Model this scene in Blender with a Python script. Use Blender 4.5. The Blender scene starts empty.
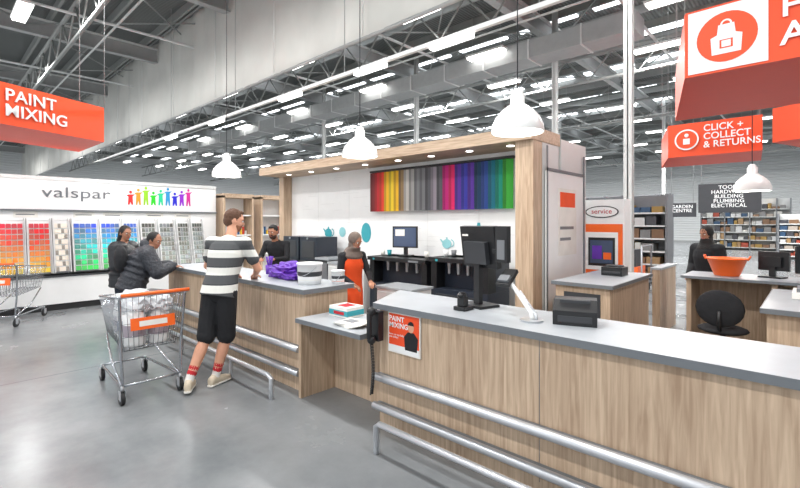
import bpy, bmesh, math, random
from mathutils import Vector, Matrix, noise
from mathutils.bvhtree import BVHTree
random.seed(7)
V=Vector
# ------------------------------------------------------------------ materials
def lin(c):
    return tuple(((x/255)/12.92 if x/255<=0.04045 else (((x/255)+0.055)/1.055)**2.4) for x in c)
def mat(name,col,rough=0.5,metal=0.0,emit=0,var=0.06,scale=6,bump=0.0,alpha=1,spec=0.5):
    m=bpy.data.materials.new(name); m.use_nodes=True
    nt=m.node_tree; b=nt.nodes['Principled BSDF']
    c=lin(col)
    b.inputs['Roughness'].default_value=rough; b.inputs['Metallic'].default_value=metal
    b.inputs['Specular IOR Level'].default_value=spec
    g=nt.nodes.new('ShaderNodeNewGeometry'); n=nt.nodes.new('ShaderNodeTexNoise')
    n.inputs['Scale'].default_value=scale; n.inputs['Detail'].default_value=4
    nt.links.new(g.outputs['Position'],n.inputs['Vector'])
    mx=nt.nodes.new('ShaderNodeMix'); mx.data_type='RGBA'
    mx.inputs['A'].default_value=(*[max(0,x*(1-var*2)) for x in c],1)
    mx.inputs['B'].default_value=(*[min(1,x*(1+var*2)) for x in c],1)
    nt.links.new(n.outputs['Fac'],mx.inputs['Factor'])
    nt.links.new(mx.outputs['Result'],b.inputs['Base Color'])
    if emit:
        b.inputs['Emission Color'].default_value=(*c,1); b.inputs['Emission Strength'].default_value=emit
    if bump:
        bp=nt.nodes.new('ShaderNodeBump'); bp.inputs['Strength'].default_value=bump; bp.inputs['Distance'].default_value=0.02
        nt.links.new(n.outputs['Fac'],bp.inputs['Height']); nt.links.new(bp.outputs['Normal'],b.inputs['Normal'])
    if alpha<1: b.inputs['Alpha'].default_value=alpha
    return m
def wood(name,c1,c2,sc=(14,14,0.9)):
    m=bpy.data.materials.new(name); m.use_nodes=True; nt=m.node_tree; b=nt.nodes['Principled BSDF']
    g=nt.nodes.new('ShaderNodeNewGeometry'); mp=nt.nodes.new('ShaderNodeMapping'); mp.inputs['Scale'].default_value=sc
    n=nt.nodes.new('ShaderNodeTexNoise'); n.inputs['Scale'].default_value=3; n.inputs['Detail'].default_value=8; n.inputs['Distortion'].default_value=0.6
    n2=nt.nodes.new('ShaderNodeTexNoise'); n2.inputs['Scale'].default_value=0.35; n2.inputs['Detail'].default_value=2
    nt.links.new(g.outputs['Position'],mp.inputs['Vector']); nt.links.new(mp.outputs['Vector'],n.inputs['Vector']); nt.links.new(mp.outputs['Vector'],n2.inputs['Vector'])
    ad=nt.nodes.new('ShaderNodeMath'); ad.operation='ADD'; 
    ml=nt.nodes.new('ShaderNodeMath'); ml.operation='MULTIPLY'; ml.inputs[1].default_value=0.45
    nt.links.new(n2.outputs['Fac'],ml.inputs[0]); nt.links.new(n.outputs['Fac'],ad.inputs[0]); nt.links.new(ml.outputs[0],ad.inputs[1])
    r=nt.nodes.new('ShaderNodeValToRGB'); r.color_ramp.elements[0].position=0.5; r.color_ramp.elements[1].position=0.95
    r.color_ramp.elements[0].color=(*lin(c1),1); r.color_ramp.elements[1].color=(*lin(c2),1)
    nt.links.new(ad.outputs[0],r.inputs[0]); nt.links.new(r.outputs[0],b.inputs['Base Color'])
    b.inputs['Roughness'].default_value=0.5
    return m
def corr(name,col,axis,scale,rough=0.5,dark=0.75):
    m=bpy.data.materials.new(name); m.use_nodes=True; nt=m.node_tree; b=nt.nodes['Principled BSDF']
    g=nt.nodes.new('ShaderNodeNewGeometry'); w=nt.nodes.new('ShaderNodeTexWave'); w.bands_direction=axis; w.inputs['Scale'].default_value=scale
    nt.links.new(g.outputs['Position'],w.inputs['Vector'])
    mx=nt.nodes.new('ShaderNodeMix'); mx.data_type='RGBA'; c=lin(col)
    mx.inputs['A'].default_value=(*[x*dark for x in c],1); mx.inputs['B'].default_value=(*c,1)
    nt.links.new(w.outputs['Fac'],mx.inputs['Factor']); nt.links.new(mx.outputs['Result'],b.inputs['Base Color'])
    bp=nt.nodes.new('ShaderNodeBump'); bp.inputs['Strength'].default_value=0.5; bp.inputs['Distance'].default_value=0.05
    nt.links.new(w.outputs['Fac'],bp.inputs['Height']); nt.links.new(bp.outputs['Normal'],b.inputs['Normal'])
    b.inputs['Roughness'].default_value=rough
    return m
M={}
M['oak']=wood('oak',(164,138,114),(208,184,158))
M['oakx']=wood('oak_horizontal',(164,138,114),(208,184,158),(0.9,14,14))
M['top']=mat('laminate_grey',(164,169,174),0.35)
M['edge']=mat('edge_grey',(110,115,120),0.4)
M['steel']=mat('brushed_steel',(190,193,198),0.3,0.6)
M['chrome']=mat('chrome_wire',(170,174,180),0.25,0.8)
M['galv']=mat('painted_steel',(166,168,168),0.5,0.1)
M['roofst']=mat('roof_steel',(146,149,147),0.5,0.0)
M['white']=mat('white_paint',(236,237,237),0.5,var=0.02)
M['offwhite']=mat('off_white',(212,214,213),0.5,var=0.03)
M['black']=mat('black_plastic',(24,25,28),0.4)
M['dark']=mat('dark_grey',(54,56,60),0.5)
M['mid']=mat('mid_grey',(114,117,121),0.5)
M['navy']=mat('machine_blue_black',(40,46,58),0.35)
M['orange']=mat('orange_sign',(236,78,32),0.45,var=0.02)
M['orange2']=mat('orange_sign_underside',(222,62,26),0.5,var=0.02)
M['orangep']=mat('orange_plastic',(246,104,28),0.4,var=0.03)
M['screen']=mat('screen_glass',(70,84,110),0.15)
M['teal']=mat('teal_print',(54,156,168),0.5)
M['tealt']=mat('teal_print_light',(140,196,202),0.5)
M['purple']=mat('purple_fabric',(96,44,168),0.5)
M['lamp']=mat('lamp_diffuser',(255,253,250),0.5,emit=5,var=0)
M['sky']=mat('skylight_panel',(245,250,255),0.5,emit=2.6,var=0)
M['enamel']=mat('white_enamel',(226,227,226),0.3,var=0.02)
M['rubber']=mat('rubber',(34,34,36),0.7)
M['paper']=mat('paper',(232,230,224),0.7)
M['skin']=mat('skin',(214,158,130),0.55,var=0.05,scale=20)
M['skin2']=mat('skin_brown',(172,120,94),0.55,var=0.05,scale=20)
M['lips']=mat('lips',(168,92,84),0.5)
M['hairb']=mat('hair_brown',(88,58,40),0.7,var=0.2,scale=60,bump=0.4)
M['hairk']=mat('hair_black',(24,21,21),0.7,var=0.2,scale=60,bump=0.4)
M['beard']=mat('beard_stubble',(132,86,62),0.8,var=0.2,scale=80)
M['beardk']=mat('beard_dark',(60,44,38),0.8,var=0.2,scale=80)
M['cblack']=mat('black_cloth',(28,29,33),0.85,var=0.2,scale=14,bump=0.4)
M['puffer']=mat('puffer_jacket',(30,32,37),0.5,var=0.3,scale=9,bump=1.0)
M['puffer2']=mat('puffer_jacket_grey',(50,53,60),0.6,var=0.4,scale=30,bump=1.0)
M['jeans']=mat('dark_jeans',(40,46,60),0.85)
M['apron']=mat('orange_apron',(244,84,30),0.8)
M['hijab']=mat('taupe_headscarf',(112,98,90),0.85,var=0.15,scale=25,bump=0.4)
M['shoe']=mat('beige_trainer',(206,192,170),0.6,var=0.1,scale=30)
M['sole']=mat('white_sole',(232,228,220),0.5)
M['sock']=mat('white_sock',(228,224,220),0.9)
M['sockr']=mat('red_sock_band',(190,40,50),0.9)
M['eye']=mat('eye_white',(235,232,228),0.2); M['iris']=mat('iris_dark',(40,28,22),0.2)
M['kick']=mat('kick_black',(30,30,32),0.6)
M['roof']=corr('roof_deck',(118,122,121),'X',3.2,0.6,0.6)
M['clad']=corr('wall_cladding',(222,225,226),'Z',1.5,0.6,0.92)
M['clear']=mat('clear_bag',(225,228,232),0.2,alpha=0.75,bump=1.0,scale=25)
M['fabric']=mat('grey_fabric_sheet',(204,204,199),0.8,var=0.12,scale=0.7)
def vcm():
    m=bpy.data.materials.new('printed_colours'); m.use_nodes=True; nt=m.node_tree; b=nt.nodes['Principled BSDF']
    a=nt.nodes.new('ShaderNodeVertexColor'); a.layer_name='Col'
    nt.links.new(a.outputs['Color'],b.inputs['Base Color']); b.inputs['Roughness'].default_value=0.5
    return m
M['vc']=vcm()
def stripes():
    m=bpy.data.materials.new('striped_shirt'); m.use_nodes=True; nt=m.node_tree; b=nt.nodes['Principled BSDF']
    g=nt.nodes.new('ShaderNodeNewGeometry'); s=nt.nodes.new('ShaderNodeSeparateXYZ'); nt.links.new(g.outputs['Position'],s.inputs[0])
    a=nt.nodes.new('ShaderNodeMath'); a.operation='MULTIPLY'; a.inputs[1].default_value=1/0.172; nt.links.new(s.outputs['Z'],a.inputs[0])
    f=nt.nodes.new('ShaderNodeMath'); f.operation='FRACT'; nt.links.new(a.outputs[0],f.inputs[0])
    r=nt.nodes.new('ShaderNodeValToRGB'); r.color_ramp.interpolation='CONSTANT'
    e=r.color_ramp.elements; e[0].position=0; e[0].color=(*lin((78,80,82)),1); e[1].position=0.5; e[1].color=(*lin((222,222,216)),1)
    x=e.new(0.93); x.color=(*lin((56,58,60)),1)
    nt.links.new(f.outputs[0],r.inputs[0]); nt.links.new(r.outputs[0],b.inputs['Base Color']); b.inputs['Roughness'].default_value=0.9
    return m
M['stripe']=stripes()
def floorm():
    m=bpy.data.materials.new('polished_concrete'); m.use_nodes=True; nt=m.node_tree; b=nt.nodes['Principled BSDF']
    g=nt.nodes.new('ShaderNodeNewGeometry'); n=nt.nodes.new('ShaderNodeTexNoise'); n.inputs['Scale'].default_value=0.8; n.inputs['Detail'].default_value=8
    n.inputs['Roughness'].default_value=0.65
    nt.links.new(g.outputs['Position'],n.inputs['Vector'])
    r=nt.nodes.new('ShaderNodeValToRGB'); r.color_ramp.elements[0].position=0.3; r.color_ramp.elements[1].position=0.75
    r.color_ramp.elements[0].color=(*lin((100,104,107)),1); r.color_ramp.elements[1].color=(*lin((140,143,145)),1)
    nt.links.new(n.outputs['Fac'],r.inputs[0])
    br=nt.nodes.new('ShaderNodeTexBrick'); br.inputs['Scale'].default_value=1; br.inputs['Brick Width'].default_value=6; br.inputs['Row Height'].default_value=4; br.inputs['Mortar Size'].default_value=0.008
    br.offset=0
    br.inputs['Color1'].default_value=(1,1,1,1); br.inputs['Color2'].default_value=(1,1,1,1); br.inputs['Mortar'].default_value=(0.5,0.5,0.5,1)
    nt.links.new(g.outputs['Position'],br.inputs['Vector'])
    mx=nt.nodes.new('ShaderNodeMix'); mx.data_type='RGBA'; mx.blend_type='MULTIPLY'; mx.inputs['Factor'].default_value=1
    nt.links.new(r.outputs[0],mx.inputs['A']); nt.links.new(br.outputs['Color'],mx.inputs['B']); nt.links.new(mx.outputs['Result'],b.inputs['Base Color'])
    mr=nt.nodes.new('ShaderNodeMapRange'); mr.inputs['To Min'].default_value=0.12; mr.inputs['To Max'].default_value=0.36
    nt.links.new(n.outputs['Fac'],mr.inputs['Value']); nt.links.new(mr.outputs[0],b.inputs['Roughness'])
    return m
M['floor']=floorm()
# ------------------------------------------------------------------ mesh builder
COL=bpy.context.scene.collection
class MB:
    def __init__(s): s.v=[];s.f=[];s.m=[];s.c=[];s.sm=[];s.T=Matrix.Identity(4)
    def add(s,vs,fs,m,col=(1,1,1),sm=False):
        o=len(s.v); s.v+= [tuple(s.T@V(p)) for p in vs]
        for f in fs: s.f.append(tuple(i+o for i in f)); s.m.append(m); s.c.append(col); s.sm.append(sm)
    def box(s,x0,x1,y0,y1,z0,z1,m,col=(1,1,1),R=None):
        vs=[V((x,y,z)) for z in (z0,z1) for y in (y0,y1) for x in (x0,x1)]
        if R is not None:
            c=V(((x0+x1)/2,(y0+y1)/2,(z0+z1)/2)); vs=[c+R@(p-c) for p in vs]
        s.add(vs,[(0,2,3,1),(4,5,7,6),(0,1,5,4),(2,6,7,3),(0,4,6,2),(1,3,7,5)],m,col)
    def quad(s,a,b,c,d,m,col=(1,1,1)): s.add([a,b,c,d],[(0,1,2,3)],m,col)
    def cyl(s,p0,p1,r0,r1,m,n=14,col=(1,1,1)):
        p0=V(p0);p1=V(p1);d=(p1-p0).normalized();a=d.orthogonal().normalized();b=d.cross(a)
        vs=[]
        for p,r in((p0,r0),(p1,r1)):
            for i in range(n):
                t=2*math.pi*i/n; vs.append(p+r*(a*math.cos(t)+b*math.sin(t)))
        s.add(vs,[(i,(i+1)%n,n+(i+1)%n,n+i) for i in range(n)],m,col,True)
        s.add(vs[:n],[tuple(range(n-1,-1,-1))],m,col); s.add(vs[n:],[tuple(range(n))],m,col)
    def tube(s,path,r,m,n=8,col=(1,1,1)):
        P=[V(p) for p in path]; k=len(P); vs=[]; a=None
        for i,p in enumerate(P):
            d=(P[min(i+1,k-1)]-P[max(i-1,0)]).normalized()
            if a is None: a=d.orthogonal().normalized()
            a=(a-d*a.dot(d)).normalized(); b=d.cross(a)
            for j in range(n):
                t=2*math.pi*j/n; vs.append(p+r*(a*math.cos(t)+b*math.sin(t)))
        fs=[(i*n+j,i*n+(j+1)%n,(i+1)*n+(j+1)%n,(i+1)*n+j) for i in range(k-1) for j in range(n)]
        fs+=[tuple(range(n-1,-1,-1)),tuple(range((k-1)*n,k*n))]
        s.add(vs,fs,m,col,True)
    def lathe(s,c,prof,m,n=28,col=(1,1,1),close=True):
        c=V(c); vs=[c+V((r*math.cos(2*math.pi*i/n),r*math.sin(2*math.pi*i/n),z)) for r,z in prof for i in range(n)]
        k=len(prof)
        fs=[(i*n+j,i*n+(j+1)%n,(i+1)*n+(j+1)%n,(i+1)*n+j) for i in range(k-1) for j in range(n)]
        if close: fs+=[tuple(range(n-1,-1,-1)),tuple(range((k-1)*n,k*n))]
        s.add(vs,fs,m,col,True)
    def ell(s,c,r,m,R=None,nu=16,nv=10,col=(1,1,1)):
        c=V(c); vs=[]
        for j in range(1,nv):
            ph=math.pi*j/nv
            for i in range(nu):
                t=2*math.pi*i/nu; p=V((r[0]*math.sin(ph)*math.cos(t),r[1]*math.sin(ph)*math.sin(t),r[2]*math.cos(ph)))
                if R is not None: p=R@p
                vs.append(c+p)
        for z in (r[2],-r[2]):
            p=V((0,0,z)); 
            if R is not None: p=R@p
            vs.append(c+p)
        T=len(vs)-2;B=len(vs)-1
        fs=[(j*nu+i,(j+1)*nu+i,(j+1)*nu+(i+1)%nu,j*nu+(i+1)%nu) for j in range(nv-2) for i in range(nu)]
        fs+=[(T,i,(i+1)%nu) for i in range(nu)]+[(B,(nv-2)*nu+(i+1)%nu,(nv-2)*nu+i) for i in range(nu)]
        s.add(vs,fs,m,col,True)
    def prism(s,pts,z0,z1,m,mb=None,mt=None,col=(1,1,1)):
        n=len(pts); a=[(x,y,z0) for x,y in pts]; b=[(x,y,z1) for x,y in pts]
        s.add(a+b,[(i,(i+1)%n,n+(i+1)%n,n+i) for i in range(n)],m,col)
        s.add(a,[tuple(range(n-1,-1,-1))],mb or m,col); s.add(b,[tuple(range(n))],mt or m,col)
    def obj(s,name,bevel=0,parent=None):
        me=bpy.data.meshes.new(name); me.from_pydata(s.v,[],s.f)
        ks=[]; 
        for k in s.m:
            if k not in ks: ks.append(k)
        for k in ks: me.materials.append(M[k])
        me.polygons.foreach_set('material_index',[ks.index(k) for k in s.m]); me.polygons.foreach_set('use_smooth',s.sm)
        if 'vc' in ks:
            ca=me.color_attributes.new('Col','FLOAT_COLOR','CORNER'); d=[]
            for p in me.polygons:
                c=s.c[p.index]; d+= [c[0],c[1],c[2],1.0]*p.loop_total
            ca.data.foreach_set('color',d)
        me.update()
        o=bpy.data.objects.new(name,me); COL.objects.link(o)
        if bevel:
            b=o.modifiers.new('bevel','BEVEL'); b.width=bevel; b.segments=2; b.limit_method='ANGLE'; b.angle_limit=0.9
        if parent: o.parent=parent
        return o
def empty(name):
    e=bpy.data.objects.new(name,None); COL.objects.link(e); return e
def text(s,loc,size,rot,m,parent,name='lettering',align='LEFT',ext=0.002,sx=1,bold=0.0):
    cu=bpy.data.curves.new(name,'FONT'); cu.body=s; cu.size=size; cu.align_x=align; cu.extrude=ext; cu.offset=bold; cu.space_line=0.9; cu.space_character=1.03
    o=bpy.data.objects.new(name,cu); COL.objects.link(o)
    dg=bpy.context.evaluated_depsgraph_get(); me=bpy.data.meshes.new_from_object(o.evaluated_get(dg))
    bpy.data.objects.remove(o); o=bpy.data.objects.new(name,me); COL.objects.link(o)
    o.location=loc; o.rotation_euler=rot; o.scale=(sx,1,1)
    me.materials.clear(); me.materials.append(M[m]); o.parent=parent
    return o
R90=math.radians(90)
# ------------------------------------------------------------------ shell
XL,XR,YN,YF=-50,9,-7,46
b=MB(); b.box(XL,XR,YN,YF,-0.1,0,'floor'); b.obj('floor')
ZR=8.0
b=MB(); b.box(XL,XR,YN,YF,ZR,ZR+0.1,'roof'); b.obj('ceiling')
b=MB(); b.box(XL-.2,XR+.2,YF,YF+.2,0,ZR,'clad'); b.obj('wall_back')
b=MB(); b.box(XL-.2,XL,YN,YF,0,ZR,'clad'); b.obj('wall_left')
b=MB(); b.box(XR,XR+.2,YN,YF,0,ZR,'clad'); b.obj('wall_right')
b=MB()
y=-6.5
while y<YF-.2:
    b.box(XL+.05,XR-.05,y-0.035,y+0.035,ZR-0.24,ZR-0.002,'roofst'); y+=1.3
b.obj('roof_purlins')
b=MB()
for x in (-47,-41,-35,-29,-23,-17,-11.5,-6,-0.5,5):
    b.box(x-0.11,x+0.11,YN,YF-.05,ZR-0.30,ZR-0.26,'offwhite'); b.box(x-0.015,x+0.015,YN,YF-.05,ZR-0.72,ZR-0.28,'galv'); b.box(x-0.11,x+0.11,YN,YF-.05,ZR-0.76,ZR-0.72,'galv')
b.obj('roof_rafters')
b=MB()
for y in (2.6,9.0,15.0,22.0,30.0,38.0):
    b.tube([(XL+.2,y,ZR-0.85),(XR-.2,y,ZR-0.85)],0.06,'roofst',6); b.tube([(XL+.2,y,ZR-1.7),(XR-.2,y,ZR-1.7)],0.05,'roofst',6)
    x=XL+1
    while x<XR-2:
        b.tube([(x,y,ZR-1.7),(x+0.75,y,ZR-0.85)],0.025,'roofst',5); b.tube([(x+0.75,y,ZR-0.85),(x+1.5,y,ZR-1.7)],0.025,'roofst',5); x+=1.5
b.obj('lattice_truss')
b=MB()
for x in (-35,-29,-23,-17,-11.5,-6,-0.5):
    for y0 in (-4,2,8,14,20,26,32):
        b.tube([(x,y0,ZR-0.5),(x+5.7,y0+6,ZR-0.3)],0.025,'roofst',5); b.tube([(x+5.7,y0,ZR-0.3),(x,y0+6,ZR-0.5)],0.025,'roofst',5)
for y in (-2.2,0.6,3.6,7.2,11,17.5,25):
    b.tube([(XL+1,y,ZR-0.95),(XR-1,y,ZR-0.95)],0.03,'offwhite',6)
for x in (-19.5,-13.8,-9,-3.4,1.6):
    b.tube([(x,YN+.5,ZR-1.05),(x,YF-1,ZR-1.05)],0.04,'offwhite',6)
b.obj('roof_bracing_and_pipes')
b=MB()
def duct(x0,x1,y,z,w,h):
    b.box(x0,x1,y-w/2,y+w/2,z-h/2,z+h/2,'galv'); x=x0
    while x<x1: b.box(x-.02,x+.02,y-w/2-.03,y+w/2+.03,z-h/2-.03,z+h/2+.03,'offwhite'); x+=1.5
duct(-30,-3.2,12.2,6.6,.8,.5)
for x in (-27,-20,-13,-6):
    for dy in(-.3,.3): b.tube([(x,12.2+dy,6.7),(x,12.2+dy,7.99)],.012,'galv',4)
b.obj('ventilation_duct')
b=MB()
for y in (9.7,13.4,16.3,19.4,22.6,25.8,29,33,37,41):
    x=XL+2
    while x<XR-2.5:
        b.box(x,x+1.9,y-0.28,y+0.28,ZR-0.06,ZR-0.01,'sky'); x+=2.4
b.obj('skylight_panels')
b=MB()
pts=[(-9.5,0.0),(-7.5,0.9),(-5.5,0.0),(-12,-0.8),(-14,1.6),(-11,2.0),(-8,1.9),(-17,0.5),(-21,1.5),(-26,0.5)]
for x in range(-44,6,5):
    for y in (8.2,11.6,14.5,18.2,21,24.4,28,32,36): pts.append((x+(y*1.7)%3,y))
for (x,y) in pts:
    b.box(x-0.6,x+0.6,y-0.13,y+0.13,ZR-1.32,ZR-1.26,'lamp'); b.box(x-0.65,x+0.65,y-0.16,y+0.16,ZR-1.26,ZR-1.2,'offwhite')
    for dx in(-0.5,0.5): b.tube([(x+dx,y,ZR-1.2),(x+dx,y,ZR-0.01)],0.008,'galv',4)
b.obj('highbay_led_lights')
b=MB(); nx=420; nz=14; vs=[]
for j in range(nz+1):
    z=5.05+(7.95-5.05)*j/nz
    for i in range(nx+1):
        x=-48+55*i/nx
        dy=0.12*noise.noise(V((x*1.1,z*0.25,1)))+0.06*noise.noise(V((x*3.4,z*0.5,4)))
        vs.append((x,5.55+dy,z))
b.add(vs,[(j*(nx+1)+i,j*(nx+1)+i+1,(j+1)*(nx+1)+i+1,(j+1)*(nx+1)+i) for j in range(nz) for i in range(nx)],'fabric',sm=True)
b.box(-48,7,5.42,5.48,7.9,7.999,'galv'); b.tube([(-48,5.55,5.05),(7,5.55,5.05)],0.035,'galv',8)
for x in range(-45,7,3): b.tube([(x,5.42,5.05),(x,5.42,7.95)],0.012,'offwhite',5)
b.obj('grey_fabric_curtain')
b=MB()
b.box(-22,6,4.97,5.03,4.19,4.25,'enamel')
for x in (-14,-11,-7.7,-5.35,-3.7): b.box(x-0.35,x+0.35,4.95,5.05,4.13,4.19,'lamp')
for x in (-18,-14,-10,-6,-2.4,2): b.tube([(x,5,4.25),(x,5,7.99)],0.008,'galv',4)
b.obj('lighting_track')
def column(name,x,y,w=0.07):
    b=MB()
    b.box(x-w,x+w,y-w,y-w+0.015,0,ZR,'offwhite'); b.box(x-w,x+w,y+w-0.015,y+w,0,ZR,'offwhite'); b.box(x-0.01,x+0.01,y-w,y+w,0,ZR,'offwhite'); b.box(x-0.16,x+0.16,y-0.16,y+0.16,0,0.03,'galv')
    b.obj(name)
for x,y in ((-2.48,8.75),(-5.7,12.9),(-17,12.9),(0.2,9.3),(-11.2,12.9),(-11.2,26),(-5.7,26),(-23,20)): column('steel_column',x,y)
# ------------------------------------------------------------------ service counters
def rails(b,x0,x1,dx=0.1):
    for z in(0.43,0.2):
        b.tube([(x0,2.435,z),(x1,2.435,z)],0.03,'steel',12)
        b.box(x0,x1,2.45,2.5,z-.015,z+.015,'edge')
    b.tube([(x0+dx,2.2,0.0),(x0+dx,2.2,0.19),(x0+dx+.03,2.2,0.215),(x1-0.16,2.2,0.215),(x1-0.1,2.2,0.19),(x1-0.1,2.2,0)],0.022,'steel',10)
    x=x0+dx+1.2
    while x<x1-0.5: b.tube([(x,2.2,0.2),(x,2.2,0)],0.018,'steel',8); x+=1.3
b=MB()
b.prism([(-2.56,2.5),(1.6,2.5),(1.6,3.04),(-2.8,3.04)],0.0,0.955,'oak')
b.prism([(-2.6,2.46),(1.64,2.46),(1.64,3.1),(-2.9,3.1)],0.955,1.0,'edge',mt='top')
for x in (-1.2,0.1): b.box(x-0.002,x+0.002,2.497,2.5,0.1,0.95,'edge')
rails(b,-2.56,1.6,0.27)
b.obj('service_counter',0.004)
b=MB()
b.box(-7.1,-3.6,2.5,3.04,0,0.955,'oak'); b.box(-7.14,-3.56,2.46,3.1,0.955,1.0,'edge'); b.box(-7.135,-3.565,2.465,3.095,1.0,1.002,'top')
rails(b,-7.1,-3.6)
b.obj('service_counter',0.004)
b=MB()
b.box(-3.55,-2.64,2.36,2.95,0.71,0.75,'edge'); b.box(-3.545,-2.645,2.365,2.945,0.75,0.752,'top')
b.box(-3.55,-3.51,2.4,2.9,0,0.71,'oak'); b.box(-3.51,-2.72,2.8,2.84,0,0.71,'oak')
b.obj('low_access_desk',0.003)
# ------------------------------------------------------------------ back wall bay
b=MB()
b.box(-8.7,-2.77,5.7,5.8,0,2.66,'white')
random.seed(3)
for i in range(60):
    x=random.uniform(-8.4,-3.2); z=random.uniform(1.1,2.55); 
    b.box(x,x+random.uniform(0.1,0.5),5.697,5.7,z,z+0.004,'offwhite')
for i in range(1,6):
    b.box(-8.7+i*1.0-0.002,-8.7+i*1.0+0.002,5.697,5.7,0,2.66,'offwhite')
b.obj('wall_display_back')
b=MB()
b.box(-8.9,-2.5,5.0,5.82,2.66,2.82,'oakx')
for x in (-8.2,-7.4,-6.6,-5.8,-5.0,-4.3,-3.6,-2.95): b.cyl((x,5.3,2.655),(x,5.3,2.662),0.05,0.05,'lamp',14)
b.box(-2.75,-2.51,5.06,5.3,0,2.66,'oak'); b.box(-2.75,-2.51,5.31,5.8,0,2.66,'offwhite'); b.box(-8.9,-8.72,5.5,5.8,0,2.66,'oak')
b.box(-2.76,-2.49,5.83,6.7,0,2.76,'offwhite'); b.box(-2.49,-2.475,5.35,6.6,0.2,2.3,'white'); b.box(-2.475,-2.465,5.35,5.38,0.2,2.62,'edge'); b.box(-2.475,-2.465,6.56,6.6,0.2,2.6,'edge'); b.box(-2.475,-2.465,5.35,6.6,2.3,2.34,'edge')
b.box(-2.474,-2.47,5.7,6.3,1.2,2.1,'paper'); b.box(-2.47,-2.469,5.75,6.25,1.85,2.05,'apron'); b.box(-2.47,-2.469,5.75,6.1,1.4,1.44,'mid'); b.box(-2.47,-2.469,5.75,6.2,1.55,1.59,'mid')
b.obj('wooden_display_canopy')
b=MB()
cols=[(130,20,28),(205,24,34),(240,60,28),(250,130,24),(255,200,16),(255,222,36),(214,180,60),(156,124,84),(204,200,194),(170,168,166),(128,128,132),(94,94,100),(160,150,162),(240,30,110),(205,24,130),(140,40,140),(96,48,170),(60,60,180),(40,76,160),(16,90,160),(8,60,100),(0,120,144),(0,154,130),(60,176,60)]
order=[0,1,2,4,5,4,7,8,9,10,10,11,12,11,14,13,16,17,16,20,18,21,22,23]
n=len(order); x0=-5.95; x1=-3.1
for i,k in enumerate(order):
    xc=x0+(i+0.5)*(x1-x0)/n; c=lin(cols[k]); 
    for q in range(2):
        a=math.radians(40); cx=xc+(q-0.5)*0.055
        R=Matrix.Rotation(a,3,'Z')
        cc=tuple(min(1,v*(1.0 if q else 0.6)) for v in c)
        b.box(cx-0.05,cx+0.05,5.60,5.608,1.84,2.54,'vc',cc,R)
b.box(x0-0.03,x1+0.03,5.58,5.69,2.55,2.58,'black')
b.obj('fabric_colour_swatch_rack')
def decal(b,cx,cz,pts,m,y=5.692,s=1):
    vs=[(cx+p[0]*s,y,cz+p[1]*s) for p in pts]; b.add(vs,[tuple(range(len(vs)))],m)
def circ(r,a0=0,a1=360,n=24,sx=1): return [(sx*r*math.cos(math.radians(a0+(a1-a0)*i/n)),r*math.sin(math.radians(a0+(a1-a0)*i/n))) for i in range(n if a1-a0>=360 else n+1)]
b=MB()
def teapot(cx,cz,s,m):
    decal(b,cx,cz,[(p[0]*1.1,p[1]*0.9) for p in circ(0.12)],m,s=s)
    decal(b,cx,cz,[(-0.1,-0.02),(-0.2,0.1),(-0.17,0.11),(-0.1,0.06)],m,5.6925,s)
    decal(b,cx,cz,[(-0.03,0.1),(0.03,0.1),(0.02,0.15),(-0.02,0.15)],m,5.6925,s)
    o=circ(0.09,-90,90,10); i_=circ(0.065,90,-90,10)
    decal(b,cx+0.12*s,cz+0.02*s,o+i_,m,5.6925,s)
teapot(-3.7,1.46,1.2,'teal'); teapot(-4.3,1.3,0.7,'tealt')
teapot(-7.35,1.42,0.9,'teal')
decal(b,-6.2,1.45,[(p[0]*0.8,p[1]*1.1) for p in circ(0.17)],'teal'); decal(b,-6.9,1.45,circ(0.1),'tealt'); decal(b,-5.2,1.3,circ(0.09),'tealt')
b.obj('wall_graphic_print')
# ------------------------------------------------------------------ pendants
def pendant(x,y,zb,r,z_top=ZR):
    b=MB(); h=r*1.15
    prof=[(r,0),(r*1.0,0.02),(r*0.97,h*0.25),(r*0.85,h*0.5),(r*0.62,h*0.74),(r*0.38,h*0.9),(r*0.27,h*0.97),(r*0.27,h*1.28),(r*0.2,h*1.33),(r*0.2,h*1.42),(r*0.1,h*1.48),(r*0.02,h*1.5)]
    b.lathe((x,y,zb),prof,'enamel',36,close=False)
    b.lathe((x,y,zb),[(q[0]*0.95,q[1]+0.003) for q in prof[:6]],'white',36,close=False)
    b.lathe((x,y,zb),[(r,0),(r*0.95,0.003)],'enamel',36,close=False)
    b.ell((x,y,zb+h*0.45),(0.05,0.05,0.07),'lamp')
    b.tube([(x,y,zb+h*1.49),(x,y,z_top)],0.006,'dark',6)
    b.obj('pendant_lamp')
    l=bpy.data.lights.new('pendant_bulb_light','POINT'); l.energy=18; l.shadow_soft_size=0.08; l.color=(1,0.93,0.82)
    o=bpy.data.objects.new('pendant_bulb_light',l); o.location=(x,y,zb+h*0.15); COL.objects.link(o)
pendant(-2.15,4.0,2.53,0.255); pendant(-4.48,4.0,2.53,0.24); pendant(-8.35,4.0,2.53,0.27); pendant(-0.7,8.6,2.12,0.24)
# ------------------------------------------------------------------ hanging signs
def sign(name,pts,z0,z1):
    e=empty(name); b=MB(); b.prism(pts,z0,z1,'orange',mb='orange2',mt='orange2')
    for p in pts: b.tube([(p[0]*0.98+0.02*pts[0][0],p[1],z1-0.01),(p[0]*0.98+0.02*pts[0][0],p[1],7.98)],0.006,'galv',4)
    b.obj('sign_box',0,e); return e
e=sign('hanging_sign',[(-8.18,0.14),(-9.1,2.14),(-10.75,2.1),(-9.85,0.1)],3.05,3.65)
ang=math.atan2(2.0,-0.92)
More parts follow.
